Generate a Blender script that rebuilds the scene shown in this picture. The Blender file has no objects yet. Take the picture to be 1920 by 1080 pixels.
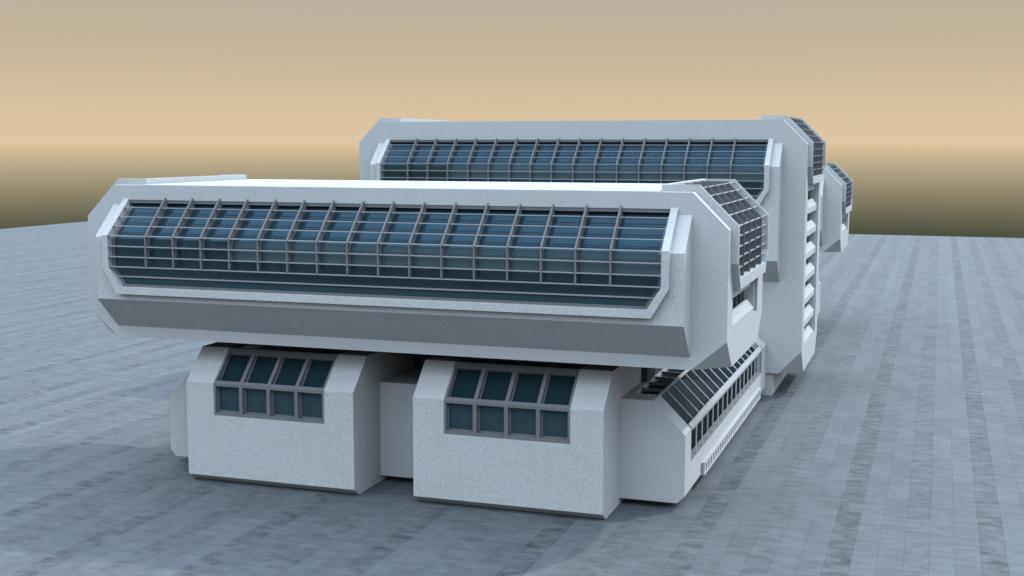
import bpy, bmesh, math, random
from mathutils import Vector, Matrix
S = bpy.context.scene
C = S.collection
R = math.radians
random.seed(4)

# ------------------------------------------------------------------ materials
def new_mat(name):
    m = bpy.data.materials.new(name); m.use_nodes = True
    nt = m.node_tree; nt.nodes.clear()
    out = nt.nodes.new('ShaderNodeOutputMaterial')
    return m, nt, out

def N(nt, kind, **kw):
    n = nt.nodes.new(kind)
    for k, v in kw.items():
        if k.startswith('i_'):
            n.inputs[k[2:].replace('_', ' ')].default_value = v
        else:
            setattr(n, k, v)
    return n

def ramp(nt, stops, interp='LINEAR'):
    n = nt.nodes.new('ShaderNodeValToRGB'); cr = n.color_ramp; cr.interpolation = interp
    while len(cr.elements) > 1: cr.elements.remove(cr.elements[-1])
    cr.elements[0].position = stops[0][0]; cr.elements[0].color = (*stops[0][1], 1)
    for p, c in stops[1:]:
        e = cr.elements.new(p); e.color = (*c, 1)
    return n

def mathn(nt, op, a, b=None, clamp=False):
    n = nt.nodes.new('ShaderNodeMath'); n.operation = op; n.use_clamp = clamp
    for i, v in enumerate((a, b)):
        if v is None: continue
        if isinstance(v, (int, float)): n.inputs[i].default_value = v
        else: nt.links.new(v, n.inputs[i])
    return n.outputs[0]

def mixc(nt, fac, a, b, blend='MIX'):
    n = nt.nodes.new('ShaderNodeMix'); n.data_type = 'RGBA'; n.blend_type = blend
    for i, v in ((0, fac), (6, a), (7, b)):
        if isinstance(v, (int, float)): n.inputs[i].default_value = v
        elif isinstance(v, tuple): n.inputs[i].default_value = (*v, 1)
        else: nt.links.new(v, n.inputs[i])
    return n.outputs[2]

def concrete(name, col, grain=.25, rough=.85, scale=7.):
    m, nt, out = new_mat(name)
    L = nt.links.new
    tc = N(nt, 'ShaderNodeTexCoord')
    fine = N(nt, 'ShaderNodeTexNoise'); fine.inputs['Scale'].default_value = scale; fine.inputs['Detail'].default_value = 4; fine.inputs['Roughness'].default_value = .75
    L(tc.outputs['Object'], fine.inputs['Vector'])
    broad = N(nt, 'ShaderNodeTexNoise'); broad.inputs['Scale'].default_value = .35; broad.inputs['Detail'].default_value = 5
    L(tc.outputs['Object'], broad.inputs['Vector'])
    mp = N(nt, 'ShaderNodeMapping'); mp.inputs['Scale'].default_value = (1.6, 1.6, .12)
    L(tc.outputs['Object'], mp.inputs['Vector'])
    streak = N(nt, 'ShaderNodeTexNoise'); streak.inputs['Scale'].default_value = 1.2; streak.inputs['Detail'].default_value = 3
    L(mp.outputs[0], streak.inputs['Vector'])
    f1 = mathn(nt, 'MULTIPLY', mathn(nt, 'SUBTRACT', fine.outputs[0], .5), grain * 2)
    f2 = mathn(nt, 'MULTIPLY', mathn(nt, 'SUBTRACT', broad.outputs[0], .5), .10)
    f3 = mathn(nt, 'MULTIPLY', mathn(nt, 'SUBTRACT', streak.outputs[0], .5), .07)
    tot = mathn(nt, 'ADD', mathn(nt, 'ADD', mathn(nt, 'ADD', f1, f2), f3), 1.)
    vm = N(nt, 'ShaderNodeVectorMath'); vm.operation = 'SCALE'; vm.inputs[0].default_value = col
    L(tot, vm.inputs['Scale'])
    b = N(nt, 'ShaderNodeBsdfPrincipled'); b.inputs['Roughness'].default_value = rough
    b.inputs['Specular IOR Level'].default_value = .25
    L(vm.outputs[0], b.inputs['Base Color'])
    bump = N(nt, 'ShaderNodeBump'); bump.inputs['Strength'].default_value = .12; bump.inputs['Distance'].default_value = .02
    L(fine.outputs[0], bump.inputs['Height']); L(bump.outputs[0], b.inputs['Normal'])
    L(b.outputs[0], out.inputs[0])
    return m

WHITE = (.309, .3125, .3125)
M = {}
M['concrete'] = concrete('white_render', WHITE, .68, scale=16.)
M['roof'] = concrete('roof_coating', (.275, .33, .335), .06)
M['lattice'] = concrete('lattice_grey', (.085, .087, .092), .2)
M['lattice_edge'] = concrete('lattice_pale', (.4, .4, .4), .2)
M['frame'] = concrete('grey_frame', (.105, .105, .11), .22)
M['frame_light'] = concrete('pale_frame', (.205, .205, .21), .14)
M['steel'] = concrete('fin_grey', (.11, .11, .115), .2)
M['dark'] = concrete('dark_recess', (.035, .04, .045), .1)  # near-black colour puts recess shade into the core and grille backing
M['inner'] = concrete('interior_plaster', (.14, .16, .16), .1)
M['inner_light'] = concrete('interior_light', (.36, .42, .42), .1)
M['inner_olive'] = concrete('interior_olive', (.20, .19, .12), .1)

def glass(name, tint, refl, reflcol, rough=.02, opaque=0., fk=1., df=(.02, .035, .045)):
    m, nt, out = new_mat(name)
    L = nt.links.new
    tr = N(nt, 'ShaderNodeBsdfTransparent'); tr.inputs[0].default_value = (*tint, 1)
    base = tr.outputs[0]
    gl = N(nt, 'ShaderNodeBsdfGlossy'); gl.inputs['Roughness'].default_value = rough; gl.inputs[0].default_value = (*reflcol, 1)
    tc = N(nt, 'ShaderNodeTexCoord'); ns = N(nt, 'ShaderNodeTexNoise'); ns.inputs['Scale'].default_value = .8; ns.inputs['Detail'].default_value = 2
    L(tc.outputs['Object'], ns.inputs['Vector'])
    bm_ = N(nt, 'ShaderNodeBump'); bm_.inputs['Strength'].default_value = .03; bm_.inputs['Distance'].default_value = .05
    L(ns.outputs[0], bm_.inputs['Height']); L(bm_.outputs[0], gl.inputs['Normal'])
    fr = N(nt, 'ShaderNodeFresnel'); fr.inputs[0].default_value = 1.5
    fac = mathn(nt, 'ADD', mathn(nt, 'MULTIPLY', fr.outputs[0], fk), refl, True)
    mx = N(nt, 'ShaderNodeMixShader'); L(fac, mx.inputs[0]); L(base, mx.inputs[1]); L(gl.outputs[0], mx.inputs[2])
    if opaque > 0:
        dn = N(nt, 'ShaderNodeBsdfDiffuse'); dn.inputs[0].default_value = (*df, 1)
        m2 = N(nt, 'ShaderNodeMixShader'); m2.inputs[0].default_value = opaque
        L(tr.outputs[0], m2.inputs[1]); L(dn.outputs[0], m2.inputs[2])
        L(m2.outputs[0], mx.inputs[1])
    L(mx.outputs[0], out.inputs[0])
    return m
M['glass'] = glass('sky_tinted_glass', (.42, .56, .60), .02, (.15, .28, .40), opaque=.55, fk=.8, df=(.027, .058, .084))  # tinted glass; its diffuse blue paints in the sky's reflection on the slope
M['glass_dark'] = glass('dark_glass', (.2, .28, .32), .02, (.3, .42, .5), opaque=.6, fk=.15, df=(.013, .032, .042))
M['glass_teal'] = glass('teal_glass', (.2, .28, .32), .02, (.3, .45, .5), opaque=.7, fk=.3, df=(.03, .054, .066))
M['glass_wall'] = glass('wall_glass', (.45, .56, .60), .02, (.25, .42, .55), opaque=.42, fk=.9, df=(.045, .078, .095))
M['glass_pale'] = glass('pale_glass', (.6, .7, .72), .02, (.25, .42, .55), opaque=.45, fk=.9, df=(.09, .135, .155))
M['glass_black'] = glass('near_black_glass', (.1, .12, .13), .01, (.3, .35, .38), opaque=.8, fk=.05, df=(.014, .018, .021))  # even near-black, hardly reflective panes of the halls
M['glass_bright'] = glass('skylight_glass', (.2, .28, .32), .5, (.8, .85, .9), opaque=.6)

# ------------------------------------------------------------------ mesh helpers
def mesh_obj(name, bm, mat, parent=None):
    bmesh.ops.remove_doubles(bm, verts=bm.verts, dist=1e-5)
    bmesh.ops.recalc_face_normals(bm, faces=bm.faces)
    me = bpy.data.meshes.new(name); bm.to_mesh(me); bm.free()
    me.materials.append(M[mat] if isinstance(mat, str) else mat)
    o = bpy.data.objects.new(name, me); C.objects.link(o)
    if parent is not None: o.parent = parent
    return o

def add_box(bm, x0, x1, y0, y1, z0, z1):
    vs = [bm.verts.new((x, y, z)) for x in (x0, x1) for y in (y0, y1) for z in (z0, z1)]
    for f in ((0, 1, 3, 2), (4, 6, 7, 5), (0, 4, 5, 1), (2, 3, 7, 6), (0, 2, 6, 4), (1, 5, 7, 3)):
        bm.faces.new([vs[i] for i in f])

def add_prism(bm, poly, axis, a, b):
    """poly in the two other axes: axis x -> (y,z), axis y -> (x,z)"""
    def P(p, t): return (t, p[0], p[1]) if axis == 'x' else (p[0], t, p[1])
    A = [bm.verts.new(P(p, a)) for p in poly]; B = [bm.verts.new(P(p, b)) for p in poly]
    bm.faces.new(A[::-1]); bm.faces.new(B)
    n = len(poly)
    for i in range(n): bm.faces.new((A[i], A[(i + 1) % n], B[(i + 1) % n], B[i]))

def add_hull(bm, pts):
    vs = [bm.verts.new(p) for p in pts]
    r = bmesh.ops.convex_hull(bm, input=vs)
    bmesh.ops.dissolve_limit(bm, angle_limit=R(.5), verts=[v for v in bm.verts], edges=[e for e in bm.edges])

def mk(fn, *a):
    bm = bmesh.new(); fn(bm, *a); return bm

def cut(o, *cutters):
    """boolean difference, applied; cutters are bmeshes"""
    for cb in cutters:
        bmesh.ops.recalc_face_normals(cb, faces=cb.faces)
        me = bpy.data.meshes.new('tmp'); cb.to_mesh(me); cb.free()
        co = bpy.data.objects.new('tmp', me); C.objects.link(co); co.parent = o.parent
        md = o.modifiers.new('b', 'BOOLEAN'); md.operation = 'DIFFERENCE'; md.object = co; md.solver = 'EXACT'
        bpy.context.view_layer.update()
        dg = bpy.context.evaluated_depsgraph_get()
        nm = bpy.data.meshes.new_from_object(o.evaluated_get(dg))
        o.modifiers.clear(); old = o.data; nm.name = old.name; o.data = nm
        bpy.data.objects.remove(co); bpy.data.meshes.remove(me)
        if not nm.materials: nm.materials.append(old.materials[0])
    return o

def quad(name, pts, mat, parent):
    bm = bmesh.new(); bm.faces.new([bm.verts.new(p) for p in pts]); return mesh_obj(name, bm, mat, parent)

def thing(name, label, cat, loc, group=None):
    o = bpy.data.objects.new(name, None); C.objects.link(o); o.location = loc; o.empty_display_size = 2
    o['label'] = label; o['category'] = cat
    if group: o['group'] = group
    return o

def copy_tree(o, parent=None):
    c = o.copy(); C.objects.link(c); c.parent = parent
    for ch in [x for x in bpy.data.objects if x.parent == o]: copy_tree(ch, c)
    return c

# ------------------------------------------------------------------ the long wings (local coords: y=0 is the front face of the slab)
D = 12.1           # depth
def wing(root, T, zc, zb, n_par, TF, par_z, open_z):
    """T: lift of the roof, TF: lift of the facade window, zc/zb: bottom corner cut heights"""
    zt, ztc = 16.5 + T, 14.75 + T
    pts = []
    for s in (-1, 1):
        for y, q in ((0, 1), (D, -1)):
            pts += [(s * 16.25, y, zt), (s * 18, y, ztc), (s * 18, y, zc), (s * 16.3, y, zb), (s * 18, y + q * 1.62, zb)]
    wall = mesh_obj('wall', mk(add_hull, pts), 'concrete', root)
    # window room
    zi0, zi1 = 11.03 + TF, 15.70 + TF
    # hood recesses
    def L_prof(d):
        return [(14.9 - d, 18.5 + T), (16.9, 18.5 + T), (19.4, 15.6 + T), (19.4, 13.0 + T), (17.45 - d, 13.0 + T), (17.45 - d, 14.52 + T - d * .4), (16.05 - d * .4, 15.92 + T - d), (14.9 - d, 15.92 + T - d)]
    YH0, YH1 = .73, D - .73
    w = .16
    def hood_cut(s, d):
        bm = bmesh.new()
        add_prism(bm, [(s * a, b) for a, b in L_prof(d)], 'y', YH0 + w - d, YH1 - w + d)
        bm2 = bmesh.new()
        p = []
        for x in (17.45 - d, 19.4):
            for (z, t) in ((13.12 + T, 0), (12.32 + T - d, .54)):
                p += [(s * x, YH0 + w + t - d, z), (s * x, YH1 - w - t + d, z)]
        add_hull(bm2, p)
        return bm, bm2
    cutters = [mk(add_box, -15.25, 15.25, -1, 7.5, zi0, zi1)]
    for s in (-1, 1):
        cutters += hood_cut(s, .012)
        x0, x1 = sorted((s * 17.3, s * 19))
        cutters.append(mk(add_box, x0, x1, 1.5, 10.15, open_z[0], open_z[1]))
    cut(wall, *cutters)
    mesh_obj('roof', mk(add_box, -14.55, 14.55, .06, D - .06, zt, zt + .03), 'roof', root)
    # ---- raised surround around the facade window
    zb3, zb4 = 10.34, 8.61
    prof = [(.003, 15.43 + TF), (-1.71, 13.74 + TF), (-1.71, zb3), (.003, zb4)]
    sur = mesh_obj('window_surround', mk(add_prism, prof, 'x', -16.25, 16.25), 'concrete', root)
    op = lambda g: [(-15.22 - g, 19 + TF), (15.22 + g, 19 + TF), (15.22 + g, 12.15 + TF), (14.53 + g, 11.07 + TF - g), (-14.53 - g, 11.07 + TF - g), (-15.22 - g, 12.15 + TF)]
    cut(sur, mk(add_prism, op(.02), 'y', -5, 5))
    # ---- facade window: frame + fins + shelves + panes
    YF = -2.04
    p = []
    for s in (-1, 1):
        p += [(s * 15.58, .002, 15.77 + TF), (s * 15.58, YF, 13.86 + TF), (s * 15.58, YF, 12.07 + TF), (s * 14.75, YF, 10.69 + TF),
              (s * 14.75, .002, 10.69 + TF), (s * 15.58, .002, 12.07 + TF)]
    fr = mesh_obj('facade_window', mk(add_hull, p), 'concrete', root)
    cut(fr, mk(add_prism, op(0), 'y', -5, 5))
    g = .42
    yg = YF + g
    sl = lambda z: (z - 13.68) * 2.04 / 1.91 + yg      # pane line on the slope (unshifted z)
    # fins
    for k in range(16):
        x = -12.85 + k * 1.7093
        poly = [(sl(15.5) + .0, 15.5 + TF), (-.06 + .16, 15.72 + TF), (.0, 15.85 + TF), (-.10, 15.80 + TF), (YF + .02, 13.86 + TF), (YF + .02, 12.17 + TF), (yg - .02, 12.68 + TF), (yg - .02, 13.68 + TF)]
        mesh_obj('fin', mk(add_prism, poly, 'x', x - .042, x + .042), 'steel', fr)
    # shelves
    outer = lambda t: (0 + YF * t, 15.77 + (13.86 - 15.77) * t)
    zsh = []
    for t in (.25, .5, .75):
        y, z = outer(t); zsh.append((y + .02, z + TF, .13))
    for z in (13.84, 13.27, 12.70, 12.16):
        zsh.append((YF + .03, z + TF, .20))
    for (y, z, d) in zsh:
        mesh_obj('shelf', mk(add_box, -15.215, 15.215, y, y + d, z - .022, z + .022), 'frame_light', fr)
    for z in (13.98, 14.47, 14.97):
        mesh_obj('glazing_bar', mk(add_box, -15.2, 15.2, sl(z) - .03, sl(z) + .01, z + TF - .025, z + TF + .02), 'dark', fr)
    mesh_obj('glazing_bar', mk(add_box, -14.86, 14.86, yg - .10, yg + .04, 11.58 + TF, 11.65 + TF), 'frame_light', fr)
    # inner sub frame
    bm = bmesh.new()
    add_box(bm, -15.21, 15.21, .03, .5, 15.52 + TF, 15.705 + TF)
    add_box(bm, -14.52, 14.52, yg - .10, yg + .1, 11.08 + TF, 11.20 + TF)
    for s in (-1, 1):
        x0, x1 = sorted((s * 15.21, s * 15.02))
        add_box(bm, x0, x1, yg - .06, yg + .1, 12.15 + TF, 13.66 + TF)
        add_prism(bm, [(yg - .06, 13.66 + TF), (yg + .1, 13.66 + TF), (sl(15.4) + .1, 15.36 + TF), (sl(15.4) - .06, 15.36 + TF)], 'x', x0, x1)
        pl = [(s * 15.21, 12.15 + TF), (s * 15.0, 12.15 + TF), (s * 14.34, 11.12 + TF), (s * 14.56, 11.12 + TF)]
        add_prism(bm, pl, 'y', yg - .06, yg + .1)
    mesh_obj('sub_frame', bm, 'frame', fr)
    zz = 15.62
    quad('glass_pane', [(-15.21, yg, 13.68 + TF), (15.21, yg, 13.68 + TF), (15.21, sl(zz), zz + TF), (-15.21, sl(zz), zz + TF)], 'glass', fr)
    bmp = bmesh.new()
    bmp.faces.new([bmp.verts.new(v) for v in [(-14.53, yg, 11.08 + TF), (14.53, yg, 11.08 + TF), (15.21, yg, 12.15 + TF), (15.21, yg, 12.70 + TF), (-15.21, yg, 12.70 + TF), (-15.21, yg, 12.15 + TF)]])
    mesh_obj('glass_pane', bmp, 'glass_wall', fr)
    xb = -12.85 + 1.7093 * (2 if T > 1 else 3)
    quad('glass_pane', [(-15.21, yg, 12.70 + TF), (xb, yg, 12.70 + TF), (xb, yg, 13.68 + TF), (-15.21, yg, 13.68 + TF)], 'glass_wall', fr)
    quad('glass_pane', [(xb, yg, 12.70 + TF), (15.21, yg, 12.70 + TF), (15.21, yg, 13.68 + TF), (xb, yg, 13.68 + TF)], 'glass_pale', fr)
    # room behind: floor band, ceiling beams and columns
    bm = bmesh.new()
    add_box(bm, -15.2, 15.2, yg + .12, 7.45, 11.04 + TF, 11.10 + TF)
    add_box(bm, -15.2, 15.2, yg + .9, 2.6, 13.05 + TF, 13.25 + TF)
    for k in range(9):
        x = -13.6 + k * 3.4
        add_box(bm, x - .12, x + .12, 1.2, 1.5, 11.10 + TF, 15.68 + TF)
    add_box(bm, -15.2, -9.9, 3.2, 3.4, 11.1 + TF, 15.68 + TF)
    mesh_obj('interior', bm, 'inner', root)
    k0 = 2 if T > 1 else 3
    for k in range(k0, 16):
        x = -12.85 + k * 1.7093; x1 = min(x + 1.66, 15.15) if k < 15 else 15.15
        bm = bmesh.new()
        add_box(bm, x + .03, x1, yg + .14, yg + .17, 12.70 + TF, 13.27 + TF)
        add_box(bm, x + .03, x1, yg + .14, yg + .17, 13.37 + TF, 13.62 + TF)
        mesh_obj('blind', bm, 'inner_light', fr)
    mesh_obj('back_screen', mk(add_box, -15.15, -9.95, .3, .4, 11.12 + TF, 13.6 + TF), 'inner_olive' if T > 1 else 'inner', root)
    # ---- hoods over both ends
    for s in (-1, 1):
        p = []
        for y, q in ((YH0, 1), (YH1, -1)):
            p += [(s * 14.59, y, 16.84 + T), (s * 16.43, y, 16.84 + T), (s * 18.36, y, 14.9 + T), (s * 18.36, y, 13.1 + T),
                  (s * 18.36, y + q * .87, 11.8 + T), (s * 17.0, y + q * .87, 11.8 + T), (s * 17.0, y, 13.1 + T), (s * 14.59, y, 15.0 + T)]
        hood = mesh_obj('end_window_hood', mk(add_hull, p), 'concrete', root)
        cut(hood, *hood_cut(s, 0))
        ya, yb = YH0 + w, YH1 - w
        yo, dd = .05, .8
        out = [(14.92, 16.78 + T), (16.40, 16.78 + T), (18.29, 14.88 + T), (18.29, 12.34 + T)]
        inn = [(17.75, 12.34 + T), (17.75, 14.66 + T), (16.18, 16.24 + T), (14.92, 16.24 + T)]
        for k in range(1, 5):
            y = ya + (yb - ya) * k / 5
            mesh_obj('fin', mk(add_prism, [(s * a, b) for a, b in out + inn], 'y', y - .03, y + .03), 'lattice', hood)
        bars = []
        for t in (.06, .26, .5, .75):
            bars.append((16.40 + (18.29 - 16.40) * t, 16.78 - 1.9 * t))
        for z in (14.86, 14.36, 13.84, 13.33, 12.82): bars.append((18.29, z))
        for x, z in bars:
            t = max(0, (13.1 - z)) / 1.3 * .87
            x0, x1 = sorted((s * (x - .15), s * (x - .05)))
            mesh_obj('cross_bar', mk(add_box, x0, x1, ya + .002 + t, yb - .002 - t, z + T - .022, z + T + .022), 'frame_light', hood)
        xs = [(14.92, 15.96), (16.07, 15.96), (17.49, 14.54), (17.49, 12.34)]
        bm = bmesh.new()
        r0 = [bm.verts.new((s * a, ya, b + T)) for a, b in xs]; r1 = [bm.verts.new((s * a, yb, b + T)) for a, b in xs]
        for i in range(3): bm.faces.new((r0[i], r0[i + 1], r1[i + 1], r1[i]))
        mesh_obj('glass_pane', bm, 'glass_dark', hood)
        # ---- recess below the hood with parapets
        X = lambda v: s * v
        for z0 in par_z:
            pr = [(X(17.985), z0), (X(17.985), z0 + .43), (X(17.66), z0 + .88), (X(17.56), z0 + .88), (X(17.56), z0)]
            mesh_obj('parapet', mk(add_prism, pr, 'y', 1.502, 8.82), 'concrete', root)
        x0, x1 = sorted((X(17.56), X(17.8)))
        mesh_obj('lintel', mk(add_box, x0, x1, 1.502, 8.82, open_z[1] - .34, open_z[1] - .01), 'concrete', root)
        x0, x1 = sorted((X(17.42), X(17.52)))
        em = mesh_obj('end_window', mk(add_box, x0, x1, 1.505, 8.81, open_z[0] + .01, open_z[0] + .12), 'frame', root)
        x0, x1 = sorted((X(17.42), X(17.53)))
        for k in range(1, 5): mesh_obj('mullion', mk(add_box, x0, x1, 1.5 + k * 1.5 - .05, 1.5 + k * 1.5 + .05, open_z[0] + .13, open_z[1] - .43), 'frame', em)
        quad('glass_pane', [(X(17.44), 1.5, open_z[0] + .01), (X(17.44), 8.8, open_z[0] + .01), (X(17.44), 8.8, open_z[1] - .02), (X(17.44), 1.5, open_z[1] - .02)], 'glass_dark', em)
        x0, x1 = sorted((X(17.31), X(17.97)))
        mesh_obj('side_fin', mk(add_box, x0, x1, 8.83, 8.95, open_z[0] + .005, open_z[1] - .005), 'concrete', root)

front = thing('long_building', 'nearest long white building, raised over two window blocks, fronted by a full-width blue glass band', 'building', (0, 58.2, 0))
wing(front, 0, 9.45, 8.0, 1, 0, [9.58], (9.67, 11.55))
tower = thing('tall_building', 'tallest white building, in the middle, its right end a stack of balcony parapets', 'building', (0, 92.94, 0))
wing(tower, 4.07, 3.5, 1.75, 7, 3.44, [13.62 - 1.70 * i for i in range(7)], (3.62, 15.6))
rear = copy_tree(front)
rear.name = 'long_building.001'; rear.location = (0, 127.97, 0)
rear['label'] = 'farthest white building, only its right end showing behind the tall building'

# ------------------------------------------------------------------ the two window blocks under the front building
def pavilion():
    root = thing('window_block', '', 'building', (0, 0, 0), 'window blocks under the front building')
    a, b = 1.72, 11.98
    y0 = 58.35
    prof = [(y0, .40), (y0, 5.65), (60.06, 7.37), (71.5, 7.37), (71.5, .012), (58.93, .012)]
    wall = mesh_obj('wall', mk(add_prism, prof, 'x', a, b), 'concrete', root)
    v0, v1 = 3.45, 10.26
    cutp = [(57, 3.86), (59.15, 3.86), (59.15, 5.33), (60.56, 6.75), (62.0, 6.75), (62.0, 9), (60, 9), (57, 6.2)]
    cut(wall, mk(add_prism, cutp, 'x', v0, v1))
    # gray lattice
    fr = bmesh.new(); e = .02; dp = .30
    n = 4
    wd = .2
    xs = [v0 + (v1 - v0) * k / n for k in range(n + 1)]
    for k, x in enumerate(xs):
        x0, x1 = x - wd / 2, x + wd / 2
        if k == 0: x0, x1 = v0 + .002, v0 + .13
        if k == n: x0, x1 = v1 - .13, v1 - .002
        pl = [(y0 + .003, 3.87), (y0 + .003, 5.652), (60.06, 7.365), (61.99, 7.365), (61.99, 7.1), (60.18, 7.1), (y0 + .35, 5.50), (y0 + .35, 3.87)]
        add_prism(fr, pl, 'x', x0, x1)
    # rails, a little behind the mullion faces
    q = .004
    def rail(pl): add_prism(fr, pl, 'x', v0 + .004, v1 - .004)
    rail([(y0 + q + .003, 3.862), (y0 + q + .003, 4.03), (y0 + .34, 4.03), (y0 + .34, 3.862)])
    rail([(y0 + q + .003, 5.50), (y0 + q + .003, 5.65), (y0 + .15, 5.79), (y0 + .34, 5.6), (y0 + .34, 5.50)])
    rail([(59.80, 7.10), (60.06, 7.36), (60.22, 7.36), (60.22, 7.12), (59.95, 6.98)])
    rail([(61.8, 7.12), (61.8, 7.36), (61.99, 7.36), (61.99, 7.12)])
    win = mesh_obj('window', fr, 'frame', root)
    sf = bmesh.new()
    for k in range(n):
        xa, xb = xs[k] + .11, xs[k + 1] - .11
        t = .07
        yb_ = y0 + .28
        for (u, w_) in ((xa, xa + t), (xb - t, xb)):
            add_box(sf, u, w_, yb_, yb_ + .06, 4.03, 5.5)
            add_prism(sf, [(yb_ + .05, 5.62), (yb_ + .12, 5.56), (60.02, 6.99), (59.92, 7.03)], 'x', u, w_)
        add_box(sf, xa, xb, yb_, yb_ + .06, 4.03, 4.03 + t)
        add_box(sf, xa, xb, yb_, yb_ + .06, 5.5 - t, 5.5)
        ya = y0 + .33
        quad('glass_pane', [(xa, ya, 4.03), (xb, ya, 4.03), (xb, ya, 5.5), (xa, ya, 5.5)], 'glass_teal', win)
        quad('glass_pane', [(xa, ya, 5.52), (xb, ya, 5.52), (xb, 60.05, 6.98), (xa, 60.05, 6.98)], 'glass_dark', win)
        quad('skylight_pane', [(xa, 60.2, 7.30), (xb, 60.2, 7.30), (xb, 61.8, 7.30), (xa, 61.8, 7.30)], 'glass_bright', win)
    mesh_obj('sash', sf, 'frame', win)
    return root
pv = pavilion()
pv['label'] = 'right one of two white window blocks, beside the low glazed hall'
pv2 = copy_tree(pv); pv2.location = (-13.70, 0, 0)
pv2['label'] = 'left one of two white window blocks under the front building'

core = thing('recessed_core', 'recessed core between the two window blocks, its shade painted near-black, carrying the front building', 'building', (0, 66, 0))
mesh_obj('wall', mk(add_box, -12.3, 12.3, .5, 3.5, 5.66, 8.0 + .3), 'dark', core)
mesh_obj('rear_blocker', mk(add_box, -12.3, 12.3, 3.5, 11.5, 5.66, 7.34), 'dark', core)  # added dark box, hides the sunlit hall roof seen past the core

# ------------------------------------------------------------------ glazed halls
def hall(y0, y1, nb, label, name='glazed_hall'):
    root = thing(name, label, 'building', (0, y0, 0), 'low glazed halls along the base')
    Lh = y1 - y0
    prof = []
    pr = [(15.05, .36), (15.42, .72), (15.42, 3.95), (13.72, 5.65)]
    prof = pr + [(-a, b) for a, b in pr[::-1]]
    wall = mesh_obj('wall', mk(add_prism, prof, 'y', 0, Lh), 'concrete', root)
    yA = 1.65; yB = yA + nb * 1.712
    for s in (-1, 1):
        bm = bmesh.new()
        add_prism(bm, [(s * a, b) for a, b in [(16, 2.2), (16, 3.9), (15.45, 4.45), (13.9, 6), (12.35, 6), (12.35, 5.0), (13.4, 5.0), (14.7, 3.7), (14.7, 2.2)]], 'y', yA, yB)
        cut(wall, bm)
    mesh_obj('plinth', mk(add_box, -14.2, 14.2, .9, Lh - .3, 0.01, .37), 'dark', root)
    for s in (-1, 1):
        def prs(pl, a, b, mat, nm, par):
            return mesh_obj(nm, mk(add_prism, [(s * p, q) for p, q in pl], 'y', a, b), mat, par)
        win = prs([(15.19, 3.86), (15.47, 3.86), (15.47, 4.0), (15.26, 4.22), (15.08, 4.04)], yA - .02, yB + .02, 'frame_light', 'side_window', root)
        prs([(13.62, 5.52), (13.79, 5.61), (13.72, 5.68), (13.60, 5.68)], yA + .002, yB - .002, 'frame_light', 'ridge_rail', win)
        prs([(15.1, 2.21), (15.41, 2.21), (15.41, 2.26), (15.1, 2.34)], yA + .002, yB - .002, 'frame', 'sill', win)
        for k in range(nb + 1):
            y = yA + k * (yB - yA) / nb
            y = min(max(y, yA + .03), yB - .03)
            prs([(15.34, 2.24), (15.40, 2.24), (15.40, 3.90), (15.22, 4.10), (13.72, 5.60), (13.68, 5.56), (15.34, 3.90)], y - .03, y + .03, 'lattice_edge', 'mullion', win)
            prs([(12.36, 5.45), (13.62, 5.45), (13.62, 5.63), (12.36, 5.63)], y - .06, y + .06, 'frame', 'roof_bar', win)
        # panes
        def pn(a, b):
            return quad('glass_pane', [(s * a[0], yA, a[1]), (s * a[0], yB, a[1]), (s * b[0], yB, b[1]), (s * b[0], yA, b[1])], 'glass_black', win)
        pn((15.0, 2.2), (15.0, 3.86)); pn((15.0, 3.9), (13.45, 5.45)); pn((13.45, 5.38), (12.35, 5.38))
        # grille at the foot of the wall
        g = bmesh.new()
        ga, gb = 4.75, 27.2
        def gx(a, b, c, d, e, f):
            x0, x1 = sorted((s * a, s * b)); add_box(g, x0, x1, c, d, e, f)
        x0, x1 = sorted((s * 15.38, s * 15.44)); mesh_obj('grille_backing', mk(add_box, x0, x1, ga + .01, gb - .01, .67, 1.37), 'dark', root)
        gx(15.40, 15.62, ga, gb, 1.28, 1.38); gx(15.40, 15.62, ga, gb, .66, .76)
        for k in range(29):
            y = ga + (gb - ga - .42) * k / 28
            gx(15.445, 15.60, y, y + .42, .76, 1.28)
        mesh_obj('vent_grille', g, 'concrete', root)
    return root
hall(61.68, 92.80, 16, 'long low hall with slanted dark panes, running back from the front building')
hall(105.2, 137.2, 16, 'farther low hall, a sliver seen beyond the foot of the tall building')

base = thing('base_block', 'low plain block the tall building stands on, past the end of the glazed hall', 'building', (0, 93.15, 0))
mesh_obj('wall', mk(add_box, -15.9, 15.9, 0, 9.6, 0.01, 1.95), 'concrete', base)

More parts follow.
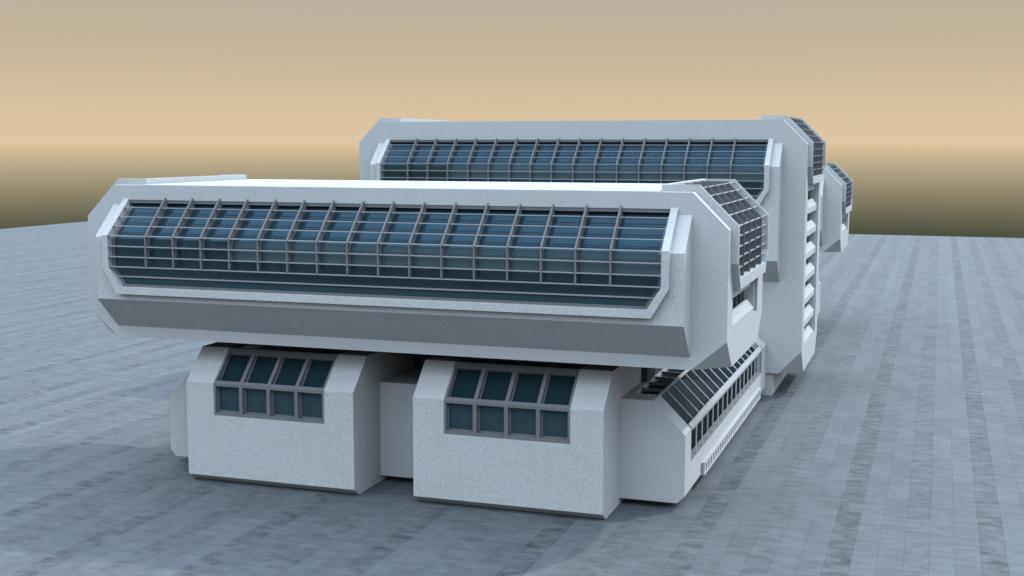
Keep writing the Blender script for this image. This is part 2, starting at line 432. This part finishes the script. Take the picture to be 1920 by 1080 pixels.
# ------------------------------------------------------------------ ground
def ground_mat():
    m, nt, out = new_mat('paved_ground'); L = nt.links.new
    geo = N(nt, 'ShaderNodeNewGeometry')
    sep = N(nt, 'ShaderNodeSeparateXYZ'); L(geo.outputs['Position'], sep.inputs[0])
    W = 1.12
    # strip index across x, row offset
    wob = N(nt, 'ShaderNodeTexNoise'); wob.inputs['Scale'].default_value = .8
    L(geo.outputs['Position'], wob.inputs['Vector'])
    xw = mathn(nt, 'ADD', sep.outputs[0], mathn(nt, 'MULTIPLY', wob.outputs[0], .05))
    xs = mathn(nt, 'DIVIDE', mathn(nt, 'ADD', xw, 300.7), W)
    xi = mathn(nt, 'FLOOR', xs); xf = mathn(nt, 'FRACT', xs)
    wn = N(nt, 'ShaderNodeTexWhiteNoise', noise_dimensions='1D'); L(xi, wn.inputs['W'])
    # board pieces along y
    ys = mathn(nt, 'ADD', mathn(nt, 'DIVIDE', mathn(nt, 'ADD', sep.outputs[1], 300.), 2.9), mathn(nt, 'MULTIPLY', wn.outputs[0], 7.))
    yi = mathn(nt, 'FLOOR', ys)
    cmb = N(nt, 'ShaderNodeCombineXYZ'); L(xi, cmb.inputs[0]); L(yi, cmb.inputs[1])
    wn2 = N(nt, 'ShaderNodeTexWhiteNoise', noise_dimensions='2D'); L(cmb.outputs[0], wn2.inputs['Vector'])
    # period-4 dark strips
    def strip(k, period):
        o = mathn(nt, 'COMPARE', mathn(nt, 'MODULO', xi, period), k); o.node.inputs[2].default_value = .3
        return o
    isd = mathn(nt, 'ADD', strip(1., 6.), mathn(nt, 'MULTIPLY', strip(4., 6.), .55))
    # blotches
    mp = N(nt, 'ShaderNodeMapping'); mp.inputs['Scale'].default_value = (.9, 1.5, 1)
    L(geo.outputs['Position'], mp.inputs[0])
    bl = N(nt, 'ShaderNodeTexNoise'); bl.inputs['Scale'].default_value = 1.0; bl.inputs['Detail'].default_value = 7; bl.inputs['Roughness'].default_value = .62
    L(mp.outputs[0], bl.inputs['Vector'])
    # scratches running along x
    mp2 = N(nt, 'ShaderNodeMapping'); mp2.inputs['Scale'].default_value = (.35, 4.5, 1); mp2.inputs['Rotation'].default_value = (0, 0, R(-2))
    L(geo.outputs['Position'], mp2.inputs[0])
    sc = N(nt, 'ShaderNodeTexNoise'); sc.inputs['Scale'].default_value = 1.3; sc.inputs['Detail'].default_value = 6; sc.inputs['Roughness'].default_value = .7
    L(mp2.outputs[0], sc.inputs['Vector'])
    # long stains along y
    mp3 = N(nt, 'ShaderNodeMapping'); mp3.inputs['Scale'].default_value = (1.3, .06, 1)
    L(geo.outputs['Position'], mp3.inputs[0])
    st = N(nt, 'ShaderNodeTexNoise'); st.inputs['Scale'].default_value = .6; st.inputs['Detail'].default_value = 3
    L(mp3.outputs[0], st.inputs['Vector'])
    gr = N(nt, 'ShaderNodeTexNoise'); gr.inputs['Scale'].default_value = 14.; gr.inputs['Detail'].default_value = 3; gr.inputs['Roughness'].default_value = .8
    L(geo.outputs['Position'], gr.inputs['Vector'])
    c = lambda v, k: mathn(nt, 'MULTIPLY', mathn(nt, 'SUBTRACT', v, .5), k)
    val = mathn(nt, 'ADD', 1., c(wn.outputs[0], .10))
    val = mathn(nt, 'ADD', val, c(wn2.outputs[0], .17))
    val = mathn(nt, 'ADD', val, c(bl.outputs[0], .9))
    val = mathn(nt, 'ADD', val, c(sc.outputs[0], .75))
    val = mathn(nt, 'ADD', val, c(st.outputs[0], .10))
    val = mathn(nt, 'ADD', val, c(gr.outputs[0], .95))
    dm = mathn(nt, 'MULTIPLY', isd, mathn(nt, 'SUBTRACT', .62, bl.outputs[0], True))
    val = mathn(nt, 'SUBTRACT', val, mathn(nt, 'MULTIPLY', dm, 1.25))
    # joints
    jd = mathn(nt, 'ABSOLUTE', mathn(nt, 'SUBTRACT', xf, .5))
    jn = mathn(nt, 'MULTIPLY', mathn(nt, 'SUBTRACT', jd, .475, True), 40., True)
    jn = mathn(nt, 'MULTIPLY', jn, mathn(nt, 'MULTIPLY', bl.outputs[0], .62))
    val = mathn(nt, 'SUBTRACT', val, jn)
    j2 = mathn(nt, 'ABSOLUTE', mathn(nt, 'SUBTRACT', mathn(nt, 'FRACT', ys), .5))
    j2 = mathn(nt, 'MULTIPLY', mathn(nt, 'SUBTRACT', j2, .486, True), 70., True)
    val = mathn(nt, 'SUBTRACT', val, mathn(nt, 'MULTIPLY', j2, .2))
    vm = N(nt, 'ShaderNodeVectorMath'); vm.operation = 'SCALE'; vm.inputs[0].default_value = GROUND
    L(val, vm.inputs['Scale'])
    b = N(nt, 'ShaderNodeBsdfPrincipled'); b.inputs['Roughness'].default_value = .8; b.inputs['Specular IOR Level'].default_value = .2
    L(vm.outputs[0], b.inputs['Base Color'])
    bump = N(nt, 'ShaderNodeBump'); bump.inputs['Strength'].default_value = .15; bump.inputs['Distance'].default_value = .03
    L(val, bump.inputs['Height']); L(bump.outputs[0], b.inputs['Normal'])
    L(b.outputs[0], out.inputs[0])
    return m
GROUND = (.0675, .0748, .0813)
g = mesh_obj('ground', mk(add_box, -171.4, 232, -130, 272.3, -.5, 0), ground_mat())
g['kind'] = 'structure'

# ------------------------------------------------------------------ camera (calibrated from the photograph)
yaw, pitch, roll = R(18.998), R(6.5605), R(.039)
Fv = Vector((-math.sin(yaw) * math.cos(pitch), math.cos(yaw) * math.cos(pitch), -math.sin(pitch)))
Rv = Vector((math.cos(yaw), math.sin(yaw), 0)); Uv = Rv.cross(Fv)
R2 = Rv * math.cos(roll) + Uv * math.sin(roll); U2 = -Rv * math.sin(roll) + Uv * math.cos(roll)
cam = bpy.data.cameras.new('camera'); co = bpy.data.objects.new('camera', cam); C.objects.link(co)
co.matrix_world = Matrix(((R2.x, U2.x, -Fv.x, 27.272), (R2.y, U2.y, -Fv.y, 0), (R2.z, U2.z, -Fv.z, 18.7), (0, 0, 0, 1)))
cam.sensor_width = 36; cam.lens = 2325.24 / 1920 * 36
cam.clip_start = .5; cam.clip_end = 2000
S.camera = co

# ------------------------------------------------------------------ light
sd = Vector((.71, .78, 1.0)).normalized()
sun = bpy.data.lights.new('sun', 'SUN'); so = bpy.data.objects.new('sun', sun); C.objects.link(so)
sun.energy = 3.0; sun.angle = R(1.5); sun.color = (1, .97, .93)
so.rotation_euler = sd.to_track_quat('Z', 'Y').to_euler(); so.location = (60, 120, 90)

w = bpy.data.worlds.new('World'); S.world = w; w.use_nodes = True
nt = w.node_tree; nt.nodes.clear(); L = nt.links.new
wo = N(nt, 'ShaderNodeOutputWorld')
tc = N(nt, 'ShaderNodeTexCoord'); sp = N(nt, 'ShaderNodeSeparateXYZ'); L(tc.outputs['Generated'], sp.inputs[0])
def lin(c): return tuple(((v / 255 + .055) / 1.055) ** 2.4 for v in c)
lo, hi = -.10, .14
pos = lambda z: (z - lo) / (hi - lo)
stops = [(-.10, (48, 50, 40)), (-.066, (80, 82, 65)), (-.054, (104, 102, 82)), (-.0327, (147, 138, 112)), (-.011, (193, 176, 143)), (-.003, (212, 188, 152)),
         (.003, (222, 199, 166)), (.012, (220, 196, 162)), (.035, (212, 191, 158)), (.0767, (197, 180, 154)), (.113, (188, 175, 158)), (.14, (178, 172, 164))]
rp = ramp(nt, [(pos(z), lin(c)) for z, c in stops])
fz = N(nt, 'ShaderNodeMapRange'); fz.inputs[1].default_value = lo; fz.inputs[2].default_value = hi
L(sp.outputs[2], fz.inputs[0]); L(fz.outputs[0], rp.inputs[0])
sky = N(nt, 'ShaderNodeTexSky', sky_type='NISHITA'); sky.sun_disc = False
sky.sun_elevation = math.asin(sd.z); sky.sun_rotation = math.atan2(sd.x, sd.y)
sky.air_density = 1.0; sky.dust_density = .3; sky.ozone_density = 1.5
SKYK = .11
sk = N(nt, 'ShaderNodeVectorMath'); sk.operation = 'SCALE'; sk.inputs['Scale'].default_value = SKYK; L(sky.outputs[0], sk.inputs[0])
# bright high overcast-blue dome over the clear sky
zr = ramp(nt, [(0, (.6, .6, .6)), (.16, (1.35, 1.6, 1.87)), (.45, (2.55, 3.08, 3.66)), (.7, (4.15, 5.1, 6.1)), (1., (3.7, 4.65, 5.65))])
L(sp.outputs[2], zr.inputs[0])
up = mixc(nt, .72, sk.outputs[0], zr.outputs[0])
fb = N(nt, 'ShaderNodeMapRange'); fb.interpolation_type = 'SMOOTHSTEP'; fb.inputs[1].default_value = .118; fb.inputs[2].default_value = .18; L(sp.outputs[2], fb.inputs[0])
# sky behind the camera brightened a little, added fill for the front walls
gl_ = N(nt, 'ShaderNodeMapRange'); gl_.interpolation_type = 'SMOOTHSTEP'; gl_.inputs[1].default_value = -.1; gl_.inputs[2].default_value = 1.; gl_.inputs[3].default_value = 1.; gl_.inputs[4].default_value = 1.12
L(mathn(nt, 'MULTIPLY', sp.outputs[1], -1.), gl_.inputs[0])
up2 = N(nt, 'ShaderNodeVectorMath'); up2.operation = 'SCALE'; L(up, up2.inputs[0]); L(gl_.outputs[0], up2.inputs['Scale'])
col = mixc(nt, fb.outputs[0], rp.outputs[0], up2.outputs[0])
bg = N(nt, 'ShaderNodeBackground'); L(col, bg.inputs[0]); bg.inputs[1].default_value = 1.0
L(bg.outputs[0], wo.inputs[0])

S.render.engine = 'CYCLES'
S.cycles.max_bounces = 8; S.cycles.diffuse_bounces = 1; S.cycles.transparent_max_bounces = 12
S.view_settings.view_transform = 'Standard'; S.view_settings.look = 'None'; S.view_settings.gamma = 1; S.view_settings.exposure = 0
S.render.resolution_x = 1024; S.render.resolution_y = 576
